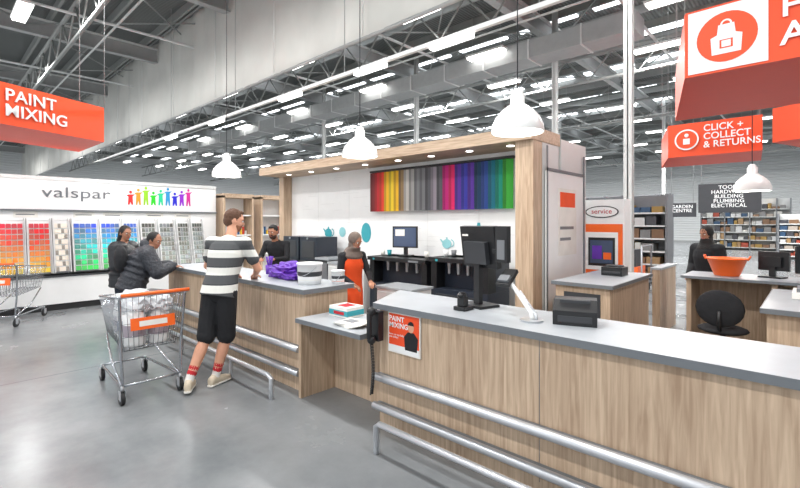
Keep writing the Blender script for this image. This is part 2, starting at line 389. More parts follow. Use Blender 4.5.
# lettering stands 12 mm proud of the sign face
text('PAINT\nMIXING',(-8.463+0.012,0.775,3.40),0.245,(R90,0,ang),'white',e,bold=0.002,ext=0.008)
e=sign('hanging_sign',[(-0.93,5.06),(1.25,5.06),(1.0,7.0),(-1.42,7.12)],3.05,3.68)
b=MB(); b.quad((-0.9,5.053,3.07),(-0.3,5.053,3.07),(-0.3,5.053,3.66),(-0.9,5.053,3.66),'white')
b.add([(-0.6+0.23*math.cos(t*math.pi/16),5.05,3.365+0.23*math.sin(t*math.pi/16)) for t in range(32)],[tuple(range(32))],'orange')
def shape(pts,y,cx,cz,m,s=1): b.add([(cx+p[0]*s,y,cz+p[1]*s) for p in pts],[tuple(range(len(pts)))],m)
shape([(-0.11,-0.16),(0.11,-0.16),(0.12,0.0),(0.07,0.02),(0.06,0.11),(-0.06,0.11),(-0.07,0.02),(-0.12,0.0)],5.046,-0.6,3.37,'white')
shape([(-0.05,-0.11),(0.05,-0.11),(0.05,-0.03),(-0.05,-0.03)],5.044,-0.6,3.37,'orange'); shape([(-0.035,-0.1),(0.035,-0.1),(0.035,-0.04),(-0.035,-0.04)],5.042,-0.6,3.37,'white')
shape(circ(0.045,0,180,10)+circ(0.03,180,0,10),5.046,-0.6,3.48,'white')
b.obj('apron_icon',0,e)
text('HOW TO\nADVICE',(-0.22,5.045,3.42),0.27,(R90,0,0),'white',e,bold=0.004)
e=sign('hanging_sign',[(-2.35,11.1),(-0.75,11.15),(-0.9,13),(-2.9,13)],3.05,3.75)
b=MB(); b.add([(-2.0+0.22*math.cos(t*math.pi/16),11.07,3.40+0.22*math.sin(t*math.pi/16)) for t in range(32)],[tuple(range(32))],'white')
b.add([(-2.0+0.19*math.cos(t*math.pi/16),11.066,3.40+0.19*math.sin(t*math.pi/16)) for t in range(32)],[tuple(range(32))],'orange')
b.box(-2.06,-1.94,11.05,11.064,3.3,3.42,'white'); b.ell((-2.0,11.06,3.49),(0.04,0.006,0.04),'white')
b.obj('returns_icon',0,e)
text('CLICK +\nCOLLECT\n& RETURNS',(-1.7,11.06,3.54),0.19,(R90,0,0),'white',e,bold=0.003,sx=0.93)
e=sign('hanging_sign',[(-0.55,10.2),(1.6,9.2),(2.2,10.8),(0.0,11.8)],3.05,3.65)
def flat_sign(name,x0,x1,y,z0,z1,txt,size,m='dark'):
    e=empty(name); b=MB(); b.box(x0,x1,y,y+0.05,z0,z1,m)
    for x in (x0+0.1,x1-0.1): b.tube([(x,y+0.02,z1),(x,y+0.02,7.99)],0.01,'galv',4)
    b.obj('board',0,e); text(txt,((x0+x1)/2,y-0.01,z1-size*1.1),size,(R90,0,0),'white',e,align='CENTER',bold=0.002)
flat_sign('department_sign',-3.3,-1.4,20.4,2.0,3.1,'TOOLS\nHARDWARE\nBUILDING\nPLUMBING\nELECTRICAL',0.19)
flat_sign('department_sign',-4.35,-3.4,20.6,1.85,2.4,'GARDEN\nCENTRE',0.18)
# ------------------------------------------------------------------ paint chip display wall (left)
e=empty('paint_colour_display')
b=MB(); X=-10.7
b.box(-11.1,X,-3,4.85,0.1,2.52,'white'); b.box(-11.1,X-0.03,-3,4.85,0,0.1,'kick')
b.box(X,X+0.35,-3,4.6,0.12,0.62,'white'); b.box(X,X+0.37,-3,4.6,0.62,0.65,'dark'); b.box(X,X+0.33,-3,4.6,0.0,0.12,'kick')
b.box(X,X+0.06,-3,4.85,1.86,1.89,'edge')
b.box(X+0.0,X+0.02,-3,4.85,2.45,2.52,'offwhite')
random.seed(11)
import colorsys
def hsv(h,s,v): return lin(tuple(int(255*c) for c in colorsys.hsv_to_rgb(h%1,s,v)))
panels=[(-1.5,-0.95,'c'),(-0.85,-0.3,'w'),(-0.2,0.3,'w'),(0.40,0.82,'w'),(0.90,1.22,'w'),(1.30,1.60,'w'),(1.68,1.88,'n'),(1.98,2.36,'b'),(2.44,2.76,'b'),(2.84,3.08,'b'),(3.18,3.44,'g'),(3.54,3.82,'g'),(3.92,4.14,'g'),(4.24,4.46,'g')]
for y0,y1,kind in panels:
    nx=4; nz=9
    for i in range(nx):
        for j in range(nz):
            t=j/(nz-1); ya=y0+(y1-y0)*(i+.06)/nx; yb=y0+(y1-y0)*(i+0.94)/nx
            za=0.72+0.92*j/nz; zb=0.72+0.92*(j+0.80)/nz; xa=X+0.31-0.22*j/nz; xb=X+0.31-0.22*(j+0.80)/nz
            rr=random.random()
            if kind=='w': c=hsv(0.155*(1-t)-0.03+0.02*rr,0.95-0.3*rr,0.95-0.25*t*rr)
            elif kind=='b': c=hsv(0.34+0.26*t+0.04*rr,0.45+0.4*rr,0.55+0.38*rr)
            elif kind=='c': c=hsv(0.55+0.05*rr,0.5,0.7)
            elif kind=='n': c=hsv(0.1,0.1,0.98 if (i+j)%3 else 0.6)
            else: c=hsv(0.1+0.5*rr,0.06,0.3+0.55*((1-t)*0.6+0.4*rr))
            b.quad((xa,ya,za),(xa,yb,za),(xb,yb,zb),(xb,ya,zb),'vc',c)
        b.quad((X+.315,y0+(y1-y0)*i/nx,.7),(X+.315,y0+(y1-y0)*(i+1)/nx,.7),(X+.315,y0+(y1-y0)*(i+1)/nx,.72),(X+.315,y0+(y1-y0)*i/nx,.72),'edge')
    b.add([(X+0.32,y0-.02,0.7),(X+0.32,y1+.02,0.7),(X+0.07,y1+.02,1.68),(X+0.07,y0-.02,1.68),(X,y0-.02,0.7),(X,y1+.02,0.7),(X,y1+.02,1.68),(X,y0-.02,1.68)],[(0,4,7,3),(1,2,6,5),(2,3,7,6),(0,1,5,4)],'offwhite')
    b.add([(X+0.29,y0-.02,0.7),(X+0.29,y1+.02,0.7),(X+0.06,y1+.02,1.68),(X+0.06,y0-.02,1.68)],[(0,1,2,3)],'white')
    for ys in (y0-.03,y1+.02): b.add([(X+0.36,ys,0.7),(X+0.36,ys+.012,0.7),(X+0.10,ys+.012,1.72),(X+0.10,ys,1.72),(X,ys,0.7),(X,ys+.012,0.7),(X,ys+.012,1.72),(X,ys,1.72)],[(0,1,2,3),(0,3,7,4),(1,5,6,2)],'white')
for i in range(9):
    y=2.95+i*0.15; c=hsv(i/9,0.85,0.8); z=2.02; h=0.1+0.05*(i%3)
    b.add([(X+.004,y,z),(X+.004,y+.03,z),(X+.004,y+.05,z+h*.6),(X+.004,y+.07,z),(X+.004,y+.1,z),(X+.004,y+.09,z+h+.08),(X+.004,y+.14,z+h+.13),(X+.004,y+.08,z+h+.12),(X+.004,y+.02,z+h+.12),(X+.004,y-.03,z+h+.1),(X+.004,y+.01,z+h+.07)],[tuple(range(11))],'vc',c); b.ell((X+0.004,y+0.05,z+h+.17),(0.004,0.028,0.032),'vc',col=c)
for y in (0.5,1.1,2.0,2.5,3.3,3.9): b.box(X+0.001,X+0.008,y,y+0.35,1.74,1.84,'paper'); b.box(X+0.008,X+0.009,y+0.03,y+0.3,1.78,1.80,'mid')
b.obj('display_unit',0,e)
text('valspar',(X+0.012,1.5,2.13),0.29,(R90,0,R90),'edge',e,'logo_text',sx=1.35)
b=MB(); 
for (ya,yb) in((4.95,5.75),(5.95,6.8)):
    b.box(-11,-10.5,ya,ya+0.05,0,2.3,'oak'); b.box(-11,-10.5,yb-0.05,yb,0,2.3,'oak'); b.box(-11,-10.5,ya,yb,2.25,2.35,'oakx'); b.box(-11,-10.95,ya,yb,0,2.3,'white')
    for z in (0.3,0.8,1.3,1.8): b.box(-10.95,-10.55,ya+0.05,yb-0.05,z,z+0.03,'white')
    for k in range(10): b.cyl((-10.75,ya+.12+.065*k,1.33),(-10.75,ya+.12+.065*k,1.33+.1+.05*(k%3)),.028,.028,'vc',10,col=lin([(200,60,40),(230,230,230),(40,90,140),(230,190,60)][k%4]))
b.obj('wooden_display_frame')
# ------------------------------------------------------------------ shelving racks
def rack(name,x0,x1,y,zm,seed,depth=0.6,levels=6,rot=False,back='mid'):
    random.seed(seed); b=MB()
    if rot: b.T=Matrix.Translation((x0,y,0))@Matrix.Rotation(R90,4,'Z')@Matrix.Translation((-x0,-y,0))
    x=x0
    while x<x1-0.01:
        b.box(x-0.03,x+0.03,y,y+depth,0,zm,'mid'); x+=1.2
    b.box(x1-0.03,x1+0.03,y,y+depth,0,zm,'mid'); b.box(x0,x1,y+depth-.02,y+depth,0,zm,back)
    for k in range(levels):
        z=0.12+k*(zm-0.3)/levels; b.box(x0,x1,y,y+depth,z,z+0.04,'offwhite')
        x=x0+0.05
        while x<x1-0.35:
            w=random.uniform(0.12,0.34); h=random.uniform(0.12,(zm-0.3)/levels-0.08)
            c=lin(random.choice([(150,60,40),(190,190,185),(60,60,66),(150,120,84),(40,70,100),(150,120,60),(120,120,120),(190,190,190),(120,90,66),(160,150,140)]))
            b.box(x,x+w,y+0.03,y+depth-0.1,z+0.04,z+0.04+h,'vc',c); x+=w+0.03
    b.obj(name)
rack('shelving_rack',-5.2,-2.9,13.5,2.4,1); rack('shelving_rack',-12,-9,15.4,2.4,2); rack('shelving_rack',-20,-13,13,2.4,3)
rack('shelving_rack',-1.2,5.4,26,2.0,4,back='offwhite'); rack('shelving_rack',-14,-5,24,3.0,5); rack('shelving_rack',-13.5,-10,7.2,2.2,6,rot=True)
rack('shelving_rack',-40,-20,16,2.6,9); rack('shelving_rack',-5.2,-1,33,3.0,10,back='offwhite')
# ------------------------------------------------------------------ machines behind counter
def machine(x0,x1,y0,y1,h):
    b=MB(); w=x1-x0
    b.box(x0,x1,y0+0.05,y1,0.05,h*0.62,'navy'); b.box(x0+0.02,x1-0.02,y0+0.08,y1,0,0.05,'black')
    b.box(x0,x1,y0+0.25,y1,h*0.62,h,'navy'); b.box(x0,x0+0.1,y0+0.05,y0+0.25,h*0.62,h,'black'); b.box(x1-0.1,x1,y0+0.05,y0+0.25,h*0.62,h,'black')
    b.box(x0-0.01,x1+0.01,y0,y1+0.01,h-0.06,h,'black')
    b.box(x0+w*0.1,x1-w*0.1,y0+0.04,y0+0.05,0.12,h*0.56,'dark'); b.box(x0+w*0.42,x0+w*0.58,y0+0.02,y0+0.05,h*0.5,h*0.53,'steel')
    for k in range(4): b.cyl((x0+w*(0.25+0.17*k),y0+0.17,h*0.8),(x0+w*(0.25+0.17*k),y0+0.17,h-0.06),0.02,0.03,'steel')
    b.box(x1-0.32,x1-0.12,y0-0.004,y0,h-0.05,h-0.02,'mid'); b.box(x0+0.12,x0+0.16,y0-0.004,y0,h-0.05,h-0.02,'teal')
    b.obj('paint_tinting_machine',0.01)
machine(-4.02,-3.08,4.9,5.5,1.15); machine(-5.3,-4.1,4.9,5.5,1.1)
def monitor(name,x,y,z,ang,w=0.42,h=0.3,stand=0.12):
    b=MB(); b.T=Matrix.Translation((x,y,z))@Matrix.Rotation(ang,4,'Z')
    b.box(-w/2,w/2,-0.02,0.02,stand,stand+h,'black'); b.box(-w/2+0.02,w/2-0.02,-0.023,-0.02,stand+0.02,stand+h-0.02,'screen'); b.box(-w/2+0.06,w/2-0.06,0.02,0.06,stand+0.05,stand+h-0.06,'black')
    b.box(-0.03,0.03,0.01,0.05,0.01,stand+0.12,'black'); b.box(-0.11,0.11,-0.06,0.12,0,0.015,'black')
    b.box(-w/2+0.05,0,-0.0245,-0.023,stand+h*0.55,stand+h-0.05,'paper')
    return b.obj(name,0.004)
monitor('touch_screen',-4.75,5.2,1.112,0.35,0.42,0.34,0.13)
b=MB()
for k,(x,m_) in enumerate([(-5.2,'paper'),(-5.1,'teal'),(-4.35,'paper'),(-3.9,'white'),(-3.8,'mid'),(-3.35,'paper'),(-3.25,'orangep')]):
    z=1.105 if x<-4.1 else 1.155
    b.lathe((x,5.15+.05*(k%3),z),[(.03,0),(.04,.09),(.036,.09),(.028,.01)],m_,14)
b.obj('sample_cups')
b=MB(); b.box(-6.4,-5.45,4.95,5.6,0,0.9,'white'); b.box(-6.4,-5.45,4.93,5.6,0.9,0.94,'top')
for k in range(2):
    for z in (0.1,0.36,0.62): b.box(-6.37+k*0.47,-5.95+k*0.47,4.93,4.95,z,z+0.23,'offwhite'); b.box(-6.22+k*0.47,-6.1+k*0.47,4.915,4.93,z+0.15,z+0.17,'steel')
b.obj('drawer_cabinet')
b=MB(); b.box(-4.25,-3.65,4.1,4.5,0,0.78,'white'); b.box(-4.27,-3.63,4.08,4.52,0.78,0.81,'top')
for k in range(2):
    b.box(-4.23+k*0.30,-3.96+k*0.29,4.09,4.1,0.06,0.74,'offwhite'); b.box(-4.0+k*0.08,-3.99+k*0.08,4.07,4.09,0.5,0.65,'steel')
b.obj('white_base_cabinet',0.003)
def shaker(x,y):
    b=MB(); b.box(x-0.27,x+0.27,y,y+0.55,0,0.9,'black'); b.box(x-0.27,x+0.27,y+0.05,y+0.55,0.9,1.36,'navy'); b.box(x-0.2,x+0.2,y+0.04,y+0.05,0.96,1.28,'dark'); b.box(x-0.22,x+0.22,y-0.01,y,0.2,0.8,'dark'); b.cyl((x,y+0.04,1.33),(x,y+0.02,1.33),0.02,0.02,'steel')
    b.obj('paint_shaker',0.01)
shaker(-7.75,5.0); shaker(-7.15,5.0)
b=MB(); b.box(-6.82,-6.46,5.0,5.55,0,0.95,'dark'); b.box(-6.84,-6.44,4.98,5.57,0.95,0.99,'top'); b.box(-6.8,-6.48,4.985,5.0,0.1,0.9,'mid'); b.obj('workbench_cabinet',.004)
# ------------------------------------------------------------------ POS equipment on near counter
b=MB(); b.T=Matrix.Translation((-1.9,2.93,1.0))@Matrix.Rotation(math.radians(165),4,'Z')
b.box(-0.12,0.12,-0.1,0.1,0.001,0.02,'black'); b.box(-0.03,0.03,-0.01,0.03,0.02,0.36,'black')
R=Matrix.Rotation(math.radians(-8),3,'X')
b.box(-0.19,0.19,-0.03,0.015,0.30,0.62,'black',R=R); b.box(-0.12,0.12,0.0,0.05,0.33,0.5,'dark',R=R); b.box(-0.17,0.17,-0.035,-0.03,0.32,0.60,'screen',R=R)
b.box(-0.33,-0.215,0.0,0.04,0.36,0.62,'black'); b.box(-0.22,-0.17,0.01,0.03,0.42,0.45,'black'); b.box(-0.31,-0.235,0.04,0.043,0.38,0.52,'mid')
b.box(0.06,0.13,0.06,0.062,0.54,0.555,'paper')
b.obj('till_monitor',0.006)
b=MB(); b.box(-1.95,-1.85,2.66,2.78,1.001,1.03,'black'); b.box(-1.93,-1.87,2.68,2.74,1.03,1.10,'black'); b.ell((-1.9,2.70,1.11),(0.03,0.045,0.025),'black')
b.obj('barcode_scanner',0.004)
b=MB()
b.cyl((-1.36,2.72,1.001),(-1.36,2.72,1.012),0.075,0.075,'steel',24)
b.tube([(-1.36,2.73,1.01),(-1.37,2.735,1.05),(-1.54,2.82,1.19),(-1.59,2.84,1.23)],0.015,'enamel',12)
b.tube([(-1.33,2.73,1.01),(-1.34,2.74,1.04),(-1.50,2.82,1.17)],0.011,'steel',8)
b.box(-1.66,-1.56,2.76,2.93,1.235,1.265,'black',R=Matrix.Rotation(math.radians(35),3,'X')); b.box(-1.65,-1.57,2.78,2.84,1.22,1.262,'mid',R=Matrix.Rotation(math.radians(35),3,'X'))
b.obj('card_payment_terminal',0.003)
b=MB(); b.T=Matrix.Translation((-1.13,2.86,1.001))@Matrix.Rotation(math.radians(20),4,'Z')
b.add([(-0.13,-0.1,0),(0.13,-0.1,0),(0.13,0.12,0),(-0.13,0.12,0),(-0.13,-0.1,0.09),(0.13,-0.1,0.09),(0.13,0.12,0.15),(-0.13,0.12,0.15),(-0.13,0.0,0.15),(0.13,0.0,0.15)],[(0,3,2,1),(0,1,5,4),(4,5,9,8),(8,9,6,7),(1,2,6,9,5),(0,4,8,7,3),(2,3,7,6)],'black')
b.box(-0.09,0.09,-0.03,-0.01,0.128,0.15,'dark'); b.box(-0.1,0.1,-0.104,-0.1,0.02,0.06,'dark')
b.obj('receipt_printer',0.006)
b=MB(); px,py=-2.52,2.43
b.box(px-0.045,px+0.045,py-0.03,py+0.028,0.72,0.95,'black')
b.tube([(px-0.0,py-0.05,0.96),(px,py-0.085,0.94),(px,py-0.085,0.75),(px,py-0.05,0.73)],0.02,'black',8); b.ell((px,py-0.06,0.955),(0.035,0.035,0.035),'black'); b.ell((px,py-0.06,0.735),(0.035,0.035,0.035),'black')
path=[]
for i in range(200):
    t=i/199; path.append((px+0.012*math.cos(i*1.1)+0.02*math.sin(t*3.14),py-0.06+0.012*math.sin(i*1.1),0.71-0.40*t))
b.tube(path,0.005,'black',5)
b.obj('wall_phone',0.004)
e=empty('paint_mixing_poster'); b=MB()
b.box(-2.45,-2.12,2.485,2.497,0.64,0.95,'paper'); b.quad((-2.44,2.484,0.66),(-2.13,2.484,0.66),(-2.13,2.484,0.94),(-2.44,2.484,0.94),'orange'); b.quad((-2.44,2.483,0.65),(-2.13,2.483,0.65),(-2.13,2.483,0.70),(-2.44,2.483,0.70),'white')
b.add([(-2.21+p[0],2.4825,0.78+p[1]) for p in [(-0.06,-0.1),(0.06,-0.1),(0.07,0.0),(0.03,0.04),(-0.03,0.04),(-0.07,0.0)]],[tuple(range(6))],'cblack')
b.add([(-2.21+0.03*math.cos(t*math.pi/8),2.482,0.855+0.038*math.sin(t*math.pi/8)) for t in range(16)],[tuple(range(16))],'skin')
b.add([(-2.21+0.031*math.cos(t*math.pi/8),2.4815,0.872+0.03*math.sin(t*math.pi/8)) for t in range(9)],[tuple(range(9))],'hairk')
b.obj('poster_sheet',0,e); text('PAINT\nMIXING',(-2.435,2.481,0.885),0.055,(R90,0,0),'white',e,ext=0.0005,bold=0.001); text('how can we help\nyou today?',(-2.435,2.481,0.775),0.022,(R90,0,0),'white',e,ext=0.0005)
# ------------------------------------------------------------------ items on counters
def bucket(name,x,y,z,r,h,bands):
    b=MB(); b.lathe((x,y,z),[(r*0.9,0),(r*0.95,h*0.3),(r,h*0.92),(r*1.05,h*0.92),(r*1.05,h),(r*0.2,h)],'white',28)
    b.lathe((x,y,z),[(r*0.935,h*0.2),(r*0.985,h*0.75)],bands,28,close=False)
    b.lathe((x,y,z+0.0005),[(r*0.96,h*0.38),(r*0.99,h*0.6)],'dark',28,close=False)
    b.tube([(x+r*math.cos(t*math.pi/10)*1.04,y-r*math.sin(t*math.pi/10)*0.9-0.01,z+h*0.85-0.10*math.sin(t*math.pi/10)) for t in range(11)],0.003,'steel',5)
    b.obj(name)
bucket('paint_bucket',-3.88,2.76,1.003,0.13,0.22,'paper'); bucket('paint_bucket',-3.67,2.97,1.003,0.07,0.14,'orangep')
def crumple(name,x,y,z,rx,ry,rz_,m,seed):
    random.seed(seed); bm=bmesh.new(); bmesh.ops.create_icosphere(bm,subdivisions=5,radius=1)
    for v in bm.verts:
        n=noise.noise(v.co*2.3+V((seed,0,0)))*0.5+noise.noise(v.co*6+V((seed,3,0)))*0.25
        p=v.co*(1+n); v.co=V((x+p.x*rx,y+p.y*ry,max(z+0.001,z+rz_*(p.z*0.9+0.6))))
    me=bpy.data.meshes.new(name); bm.to_mesh(me); me.materials.append(M[m]); o=bpy.data.objects.new(name,me); COL.objects.link(o)
    return o
crumple('purple_plastic_bag',-4.42,2.86,1.002,0.36,0.13,0.11,'purple',2)
b=MB()
b.lathe((-4.98,2.94,1.003),[(0.045,0),(0.05,0.11),(0.045,0.11),(0.04,0.01)],'purple',18)
for k in range(9): b.tube([(-4.98+0.01*math.cos(k),2.94+0.01*math.sin(k),1.02),(-4.98+0.045*math.cos(k*2.2),2.94+0.045*math.sin(k*2.2),1.22)],0.006,'purple',5)
b.obj('pen_pot')
b=MB(); b.box(-3.42,-3.16,2.66,2.87,0.754,0.85,'paper'); b.box(-3.422,-3.158,2.658,2.872,0.77,0.82,'teal'); b.box(-3.36,-3.22,2.70,2.84,0.85,0.853,'sockr'); b.box(-3.35,-3.2,2.657,2.66,.78,.81,'sockr'); b.obj('tissue_box',0.002)
b=MB()
for k in range(5): b.box(-3.1+k*0.01,-2.83+k*0.01,2.44,2.66,0.754+k*0.006,0.759+k*0.006,'paper',R=Matrix.Rotation(0.1*k-0.2,3,'Z'))
b.box(-3.03,-2.9,2.5,2.6,0.784,0.786,'mid'); b.obj('stack_of_leaflets')
# ------------------------------------------------------------------ right side
b=MB(); b.box(-2.2,-1.6,5.0,6.5,0,0.93,'oak'); b.box(-2.24,-1.56,4.96,6.54,0.93,0.97,'edge'); b.box(-2.23,-1.57,4.97,6.53,0.97,0.972,'top'); b.box(-2.1,-1.7,4.99,5.0,.08,.86,'dark'); b.obj('wooden_side_desk',0.004)
b=MB(); b.box(-2.0,-1.75,5.9,6.15,0.973,1.08,'black'); b.box(-1.98,-1.77,5.89,5.9,1.0,1.03,'dark'); b.box(-1.97,-1.78,5.95,6.1,1.08,1.1,'dark'); b.obj('label_printer',0.006)
e=empty('self_service_kiosk'); b=MB()
b.box(-2.62,-2.0,6.85,7.15,0,1.98,'white'); b.box(-2.6,-2.02,6.84,6.85,0.3,1.62,'orangep'); b.box(-2.54,-2.08,6.835,6.84,0.94,1.5,'white'); b.box(-2.5,-2.12,6.83,6.835,1.0,1.42,'black'); b.box(-2.47,-2.15,6.825,6.83,1.04,1.38,'screen'); b.box(-2.44,-2.3,6.82,6.825,1.1,1.3,'purple'); b.box(-2.28,-2.17,6.82,6.825,1.1,1.2,'orangep')
b.box(-2.42,-2.2,6.71,6.85,0.88,0.92,'mid')
b.add([(-2.31+0.24*math.cos(t*math.pi/16),6.84,1.8+0.09*math.sin(t*math.pi/16)) for t in range(32)],[tuple(range(32))],'dark')
b.add([(-2.31+0.22*math.cos(t*math.pi/16),6.837,1.8+0.075*math.sin(t*math.pi/16)) for t in range(32)],[tuple(range(32))],'white')
b.obj('kiosk_body',0.003,e); text('service',(-2.31,6.835,1.775),0.1,(R90,0,0),'sockr',e,align='CENTER')
b=MB(); b.box(-1.75,-1.65,7.3,8.3,0,0.95,'oak'); b.box(-1.77,-1.63,7.28,8.32,0.95,0.98,'top'); b.obj('wooden_partition')
b=MB()
b.box(-1.15,0.9,6.9,6.94,0,0.97,'oak'); b.box(-1.2,0.95,6.3,6.98,0.97,1.0,'edge'); b.box(-1.19,0.94,6.31,6.97,1.0,1.002,'top')
b.box(-1.15,-1.1,6.35,6.9,0,0.97,'oak'); b.box(-0.35,-0.3,6.35,6.9,0,0.97,'oak'); b.box(0.5,0.55,6.35,6.9,0,0.97,'oak')
b.box(-0.3,0.5,6.4,6.9,0.45,0.48,'offwhite'); b.box(-0.3,0.5,6.4,6.9,0.7,0.73,'offwhite')
b.box(-0.32,0.5,4.5,5.9,0.93,0.97,'edge'); b.box(-0.31,0.49,4.51,5.89,.97,.972,'top'); b.box(-0.28,-0.24,4.55,5.85,0,0.93,'oak'); b.box(-.24,0.45,4.55,4.6,0,0.93,'oak'); b.box(-.24,0.45,4.6,5.85,0.5,0.53,'offwhite'); b.box(-.24,.45,5.8,5.85,0,.93,'white')
b.obj('wooden_service_desk',0.004)
b=MB(); b.lathe((-0.78,6.62,1.003),[(0.12,0),(0.13,0.01),(0.2,0.2),(0.215,0.2),(0.215,0.215),(0.19,0.215),(0.12,0.02)],'orangep',30)
for sx in(-1,1): b.tube([(-0.78+sx*0.205,6.56,1.2),(-0.78+sx*0.225,6.58,1.24),(-0.78+sx*0.225,6.66,1.24),(-0.78+sx*0.205,6.68,1.2)],0.01,'orangep',6)
b.obj('orange_flexible_tub')
b=MB(); x,y=-0.75,6.15
b.ell((x,y-0.1,0.46),(0.24,0.23,0.05),'cblack'); b.ell((x,y-0.32,0.72),(0.22,0.04,0.2),'cblack'); b.tube([(x,y-0.1,0.42),(x,y-0.1,0.1)],0.03,'black'); b.tube([(x,y-0.15,0.44),(x,y-0.36,0.5),(x,y-0.36,0.7)],0.02,'black')
for k in range(5):
    t=k*2*math.pi/5; b.tube([(x,y-0.1,0.12),(x+0.26*math.cos(t),y-0.1+0.26*math.sin(t),0.07)],0.02,'black'); b.cyl((x+0.26*math.cos(t)-0.02,y-0.1+0.26*math.sin(t),0.03),(x+0.26*math.cos(t)+0.02,y-0.1+0.26*math.sin(t),0.03),0.03,0.03,'rubber')
b.obj('office_chair')
monitor('till_monitor',0.05,6.6,1.004,math.radians(200),0.44,0.3,0.08); monitor('till_monitor',-0.35,6.75,1.004,math.radians(160),0.3,0.22,0.08)
b=MB(); b.box(-0.15,0.15,5.2,5.6,0.975,1.03,'paper'); b.box(-0.12,0.12,5.25,5.55,1.03,1.06,'mid'); b.obj('document_tray')
# ------------------------------------------------------------------ shopping carts
def cart(x,y,ang,load=True):
    b=MB(); b.T=Matrix.Translation((x,y,0))@Matrix.Rotation(ang,4,'Z')
    nt=[V((0,-.28,.97)),V((0,.28,.97))]; nb=[V((-.08,-.22,.47)),V((-.08,.22,.47))]; ft=[V((-.93,-.22,.88)),V((-.93,.22,.88))]; fb=[V((-.85,-.17,.52)),V((-.85,.17,.52))]
    def grid(a,bb,c,d,nu,nv,r=0.0028):
        for i in range(nu+1):
            t=i/nu; b.tube([a.lerp(bb,t),d.lerp(c,t)],r,'chrome',4)
        for j in range(nv+1):
            t=j/nv; b.tube([a.lerp(d,t),bb.lerp(c,t)],r,'chrome',4)
    grid(nb[0],nb[1],nt[1],nt[0],11,4); grid(fb[0],fb[1],ft[1],ft[0],9,4); grid(nb[0],fb[0],ft[0],nt[0],18,4); grid(nb[1],fb[1],ft[1],nt[1],18,4); grid(nb[0],nb[1],fb[1],fb[0],9,12)
    b.tube([nt[0],ft[0],ft[1],nt[1]],0.009,'chrome',6); b.tube([nt[0],nt[1]],0.008,'chrome',6)
    for s in(-1,1):
        b.tube([(.08,s*.28,1.0),(0.0,s*.28,.96),(-.04,s*.26,.5),(-.02,s*.25,.2),(-.06,s*.25,.16),(-.9,s*.2,.16)],0.013,'chrome',8)
        b.tube([(-.86,s*.17,.5),(-.5,s*.22,.3),(-.06,s*.25,.17)],0.011,'chrome',8)
        for wx,wy in((-.03,.25),(-.9,.2)):
            b.tube([(wx,s*wy,.17),(wx,s*wy,.125)],0.014,'steel',8); b.box(wx-0.03,wx+0.03,s*wy-0.022,s*wy-0.018,0.05,0.13,'steel'); b.box(wx-0.03,wx+0.03,s*wy+0.018,s*wy+0.022,0.05,0.13,'steel')
            b.cyl((wx-.01,s*wy-0.015,.06),(wx-.01,s*wy+0.015,.06),0.06,0.06,'rubber',20); b.cyl((wx-.01,s*wy-0.017,.06),(wx-.01,s*wy+0.017,.06),0.03,0.03,'mid',14)
    b.tube([(-.9,-.2,.16),(-.9,.2,.16)],0.011,'chrome'); b.tube([(-.06,-.25,.16),(-.06,.25,.16)],0.011,'chrome')
    b.tube([(.08,-.29,1.0),(.08,.29,1.0)],0.017,'orangep',10)
    R=Matrix.Rotation(math.radians(-9),3,'Y')
    b.box(-0.012,-0.002,-.19,.19,.66,.77,'orangep',R=R); b.box(-0.002,0.001,-.12,.12,.69,.74,'paper',R=R)
    if load:
        random.seed(5)
        for (cx,cy,cz,r,h) in((-.18,-.11,.49,.095,.36),(-.18,.1,.49,.09,.33),(-.40,-.1,.51,.095,.34),(-.40,.1,.51,.09,.38),(-.64,-.08,.53,.085,.32),(-.64,.08,.53,.08,.30)):
            b.lathe((cx,cy,cz),[(r*.9,0),(r,.02),(r,h*.75),(r*.5,h*.92),(r*.3,h*.95),(r*.3,h),(0.002,h)],'white',16)
            b.lathe((cx,cy,cz),[(r*1.01,h*.25),(r*1.01,h*.55)],'vc',16,col=lin(random.choice([(150,160,180),(200,200,205),(170,160,170),(190,180,160)])),close=False)
        for (cx,cy,cz,rx,ry,rz_,sd) in ((-.28,-.06,.88,.2,.17,.11,3),(-.62,.02,.84,.22,.16,.11,8),(-.2,.12,.86,.12,.11,.1,5)):
            bm=bmesh.new(); bmesh.ops.create_icosphere(bm,subdivisions=3,radius=1); bm.verts.ensure_lookup_table()
            vv=[]
            for v in bm.verts:
                k=1+noise.noise(v.co*3+V((sd,0,0)))*0.35; vv.append((cx+v.co.x*rx*k,cy+v.co.y*ry*k,cz+v.co.z*rz_*k))
            b.add(vv,[tuple(q.index for q in f.verts) for f in bm.faces],'clear',sm=False); bm.free()
        b.box(-.42,-.2,-.05,.18,.9,.97,'dark',R=Matrix.Rotation(.4,3,'Z'))
    b.obj('shopping_cart')
cart(-4.52,1.46,0.0); cart(-9.3,0.75,math.radians(-35),False)
b=MB()
b.box(-3.5,-2.9,11.2,12.0,0.2,0.25,'mid')
for sx in(-3.5,-2.9): b.tube([(sx,11.2,.2),(sx,11.2,1.1),(sx,12.0,1.1),(sx,12.0,.2)],0.02,'steel')
for sx in(-3.45,-2.95):
    for sy in (11.25,11.95): b.cyl((sx-0.02,sy,.1),(sx+.02,sy,.1),.1,.1,'rubber')
b.box(-3.4,-3.0,11.3,11.9,.25,.6,'orangep'); b.box(-3.35,-3.05,11.3,11.8,.6,1.0,'dark'); b.obj('platform_trolley')
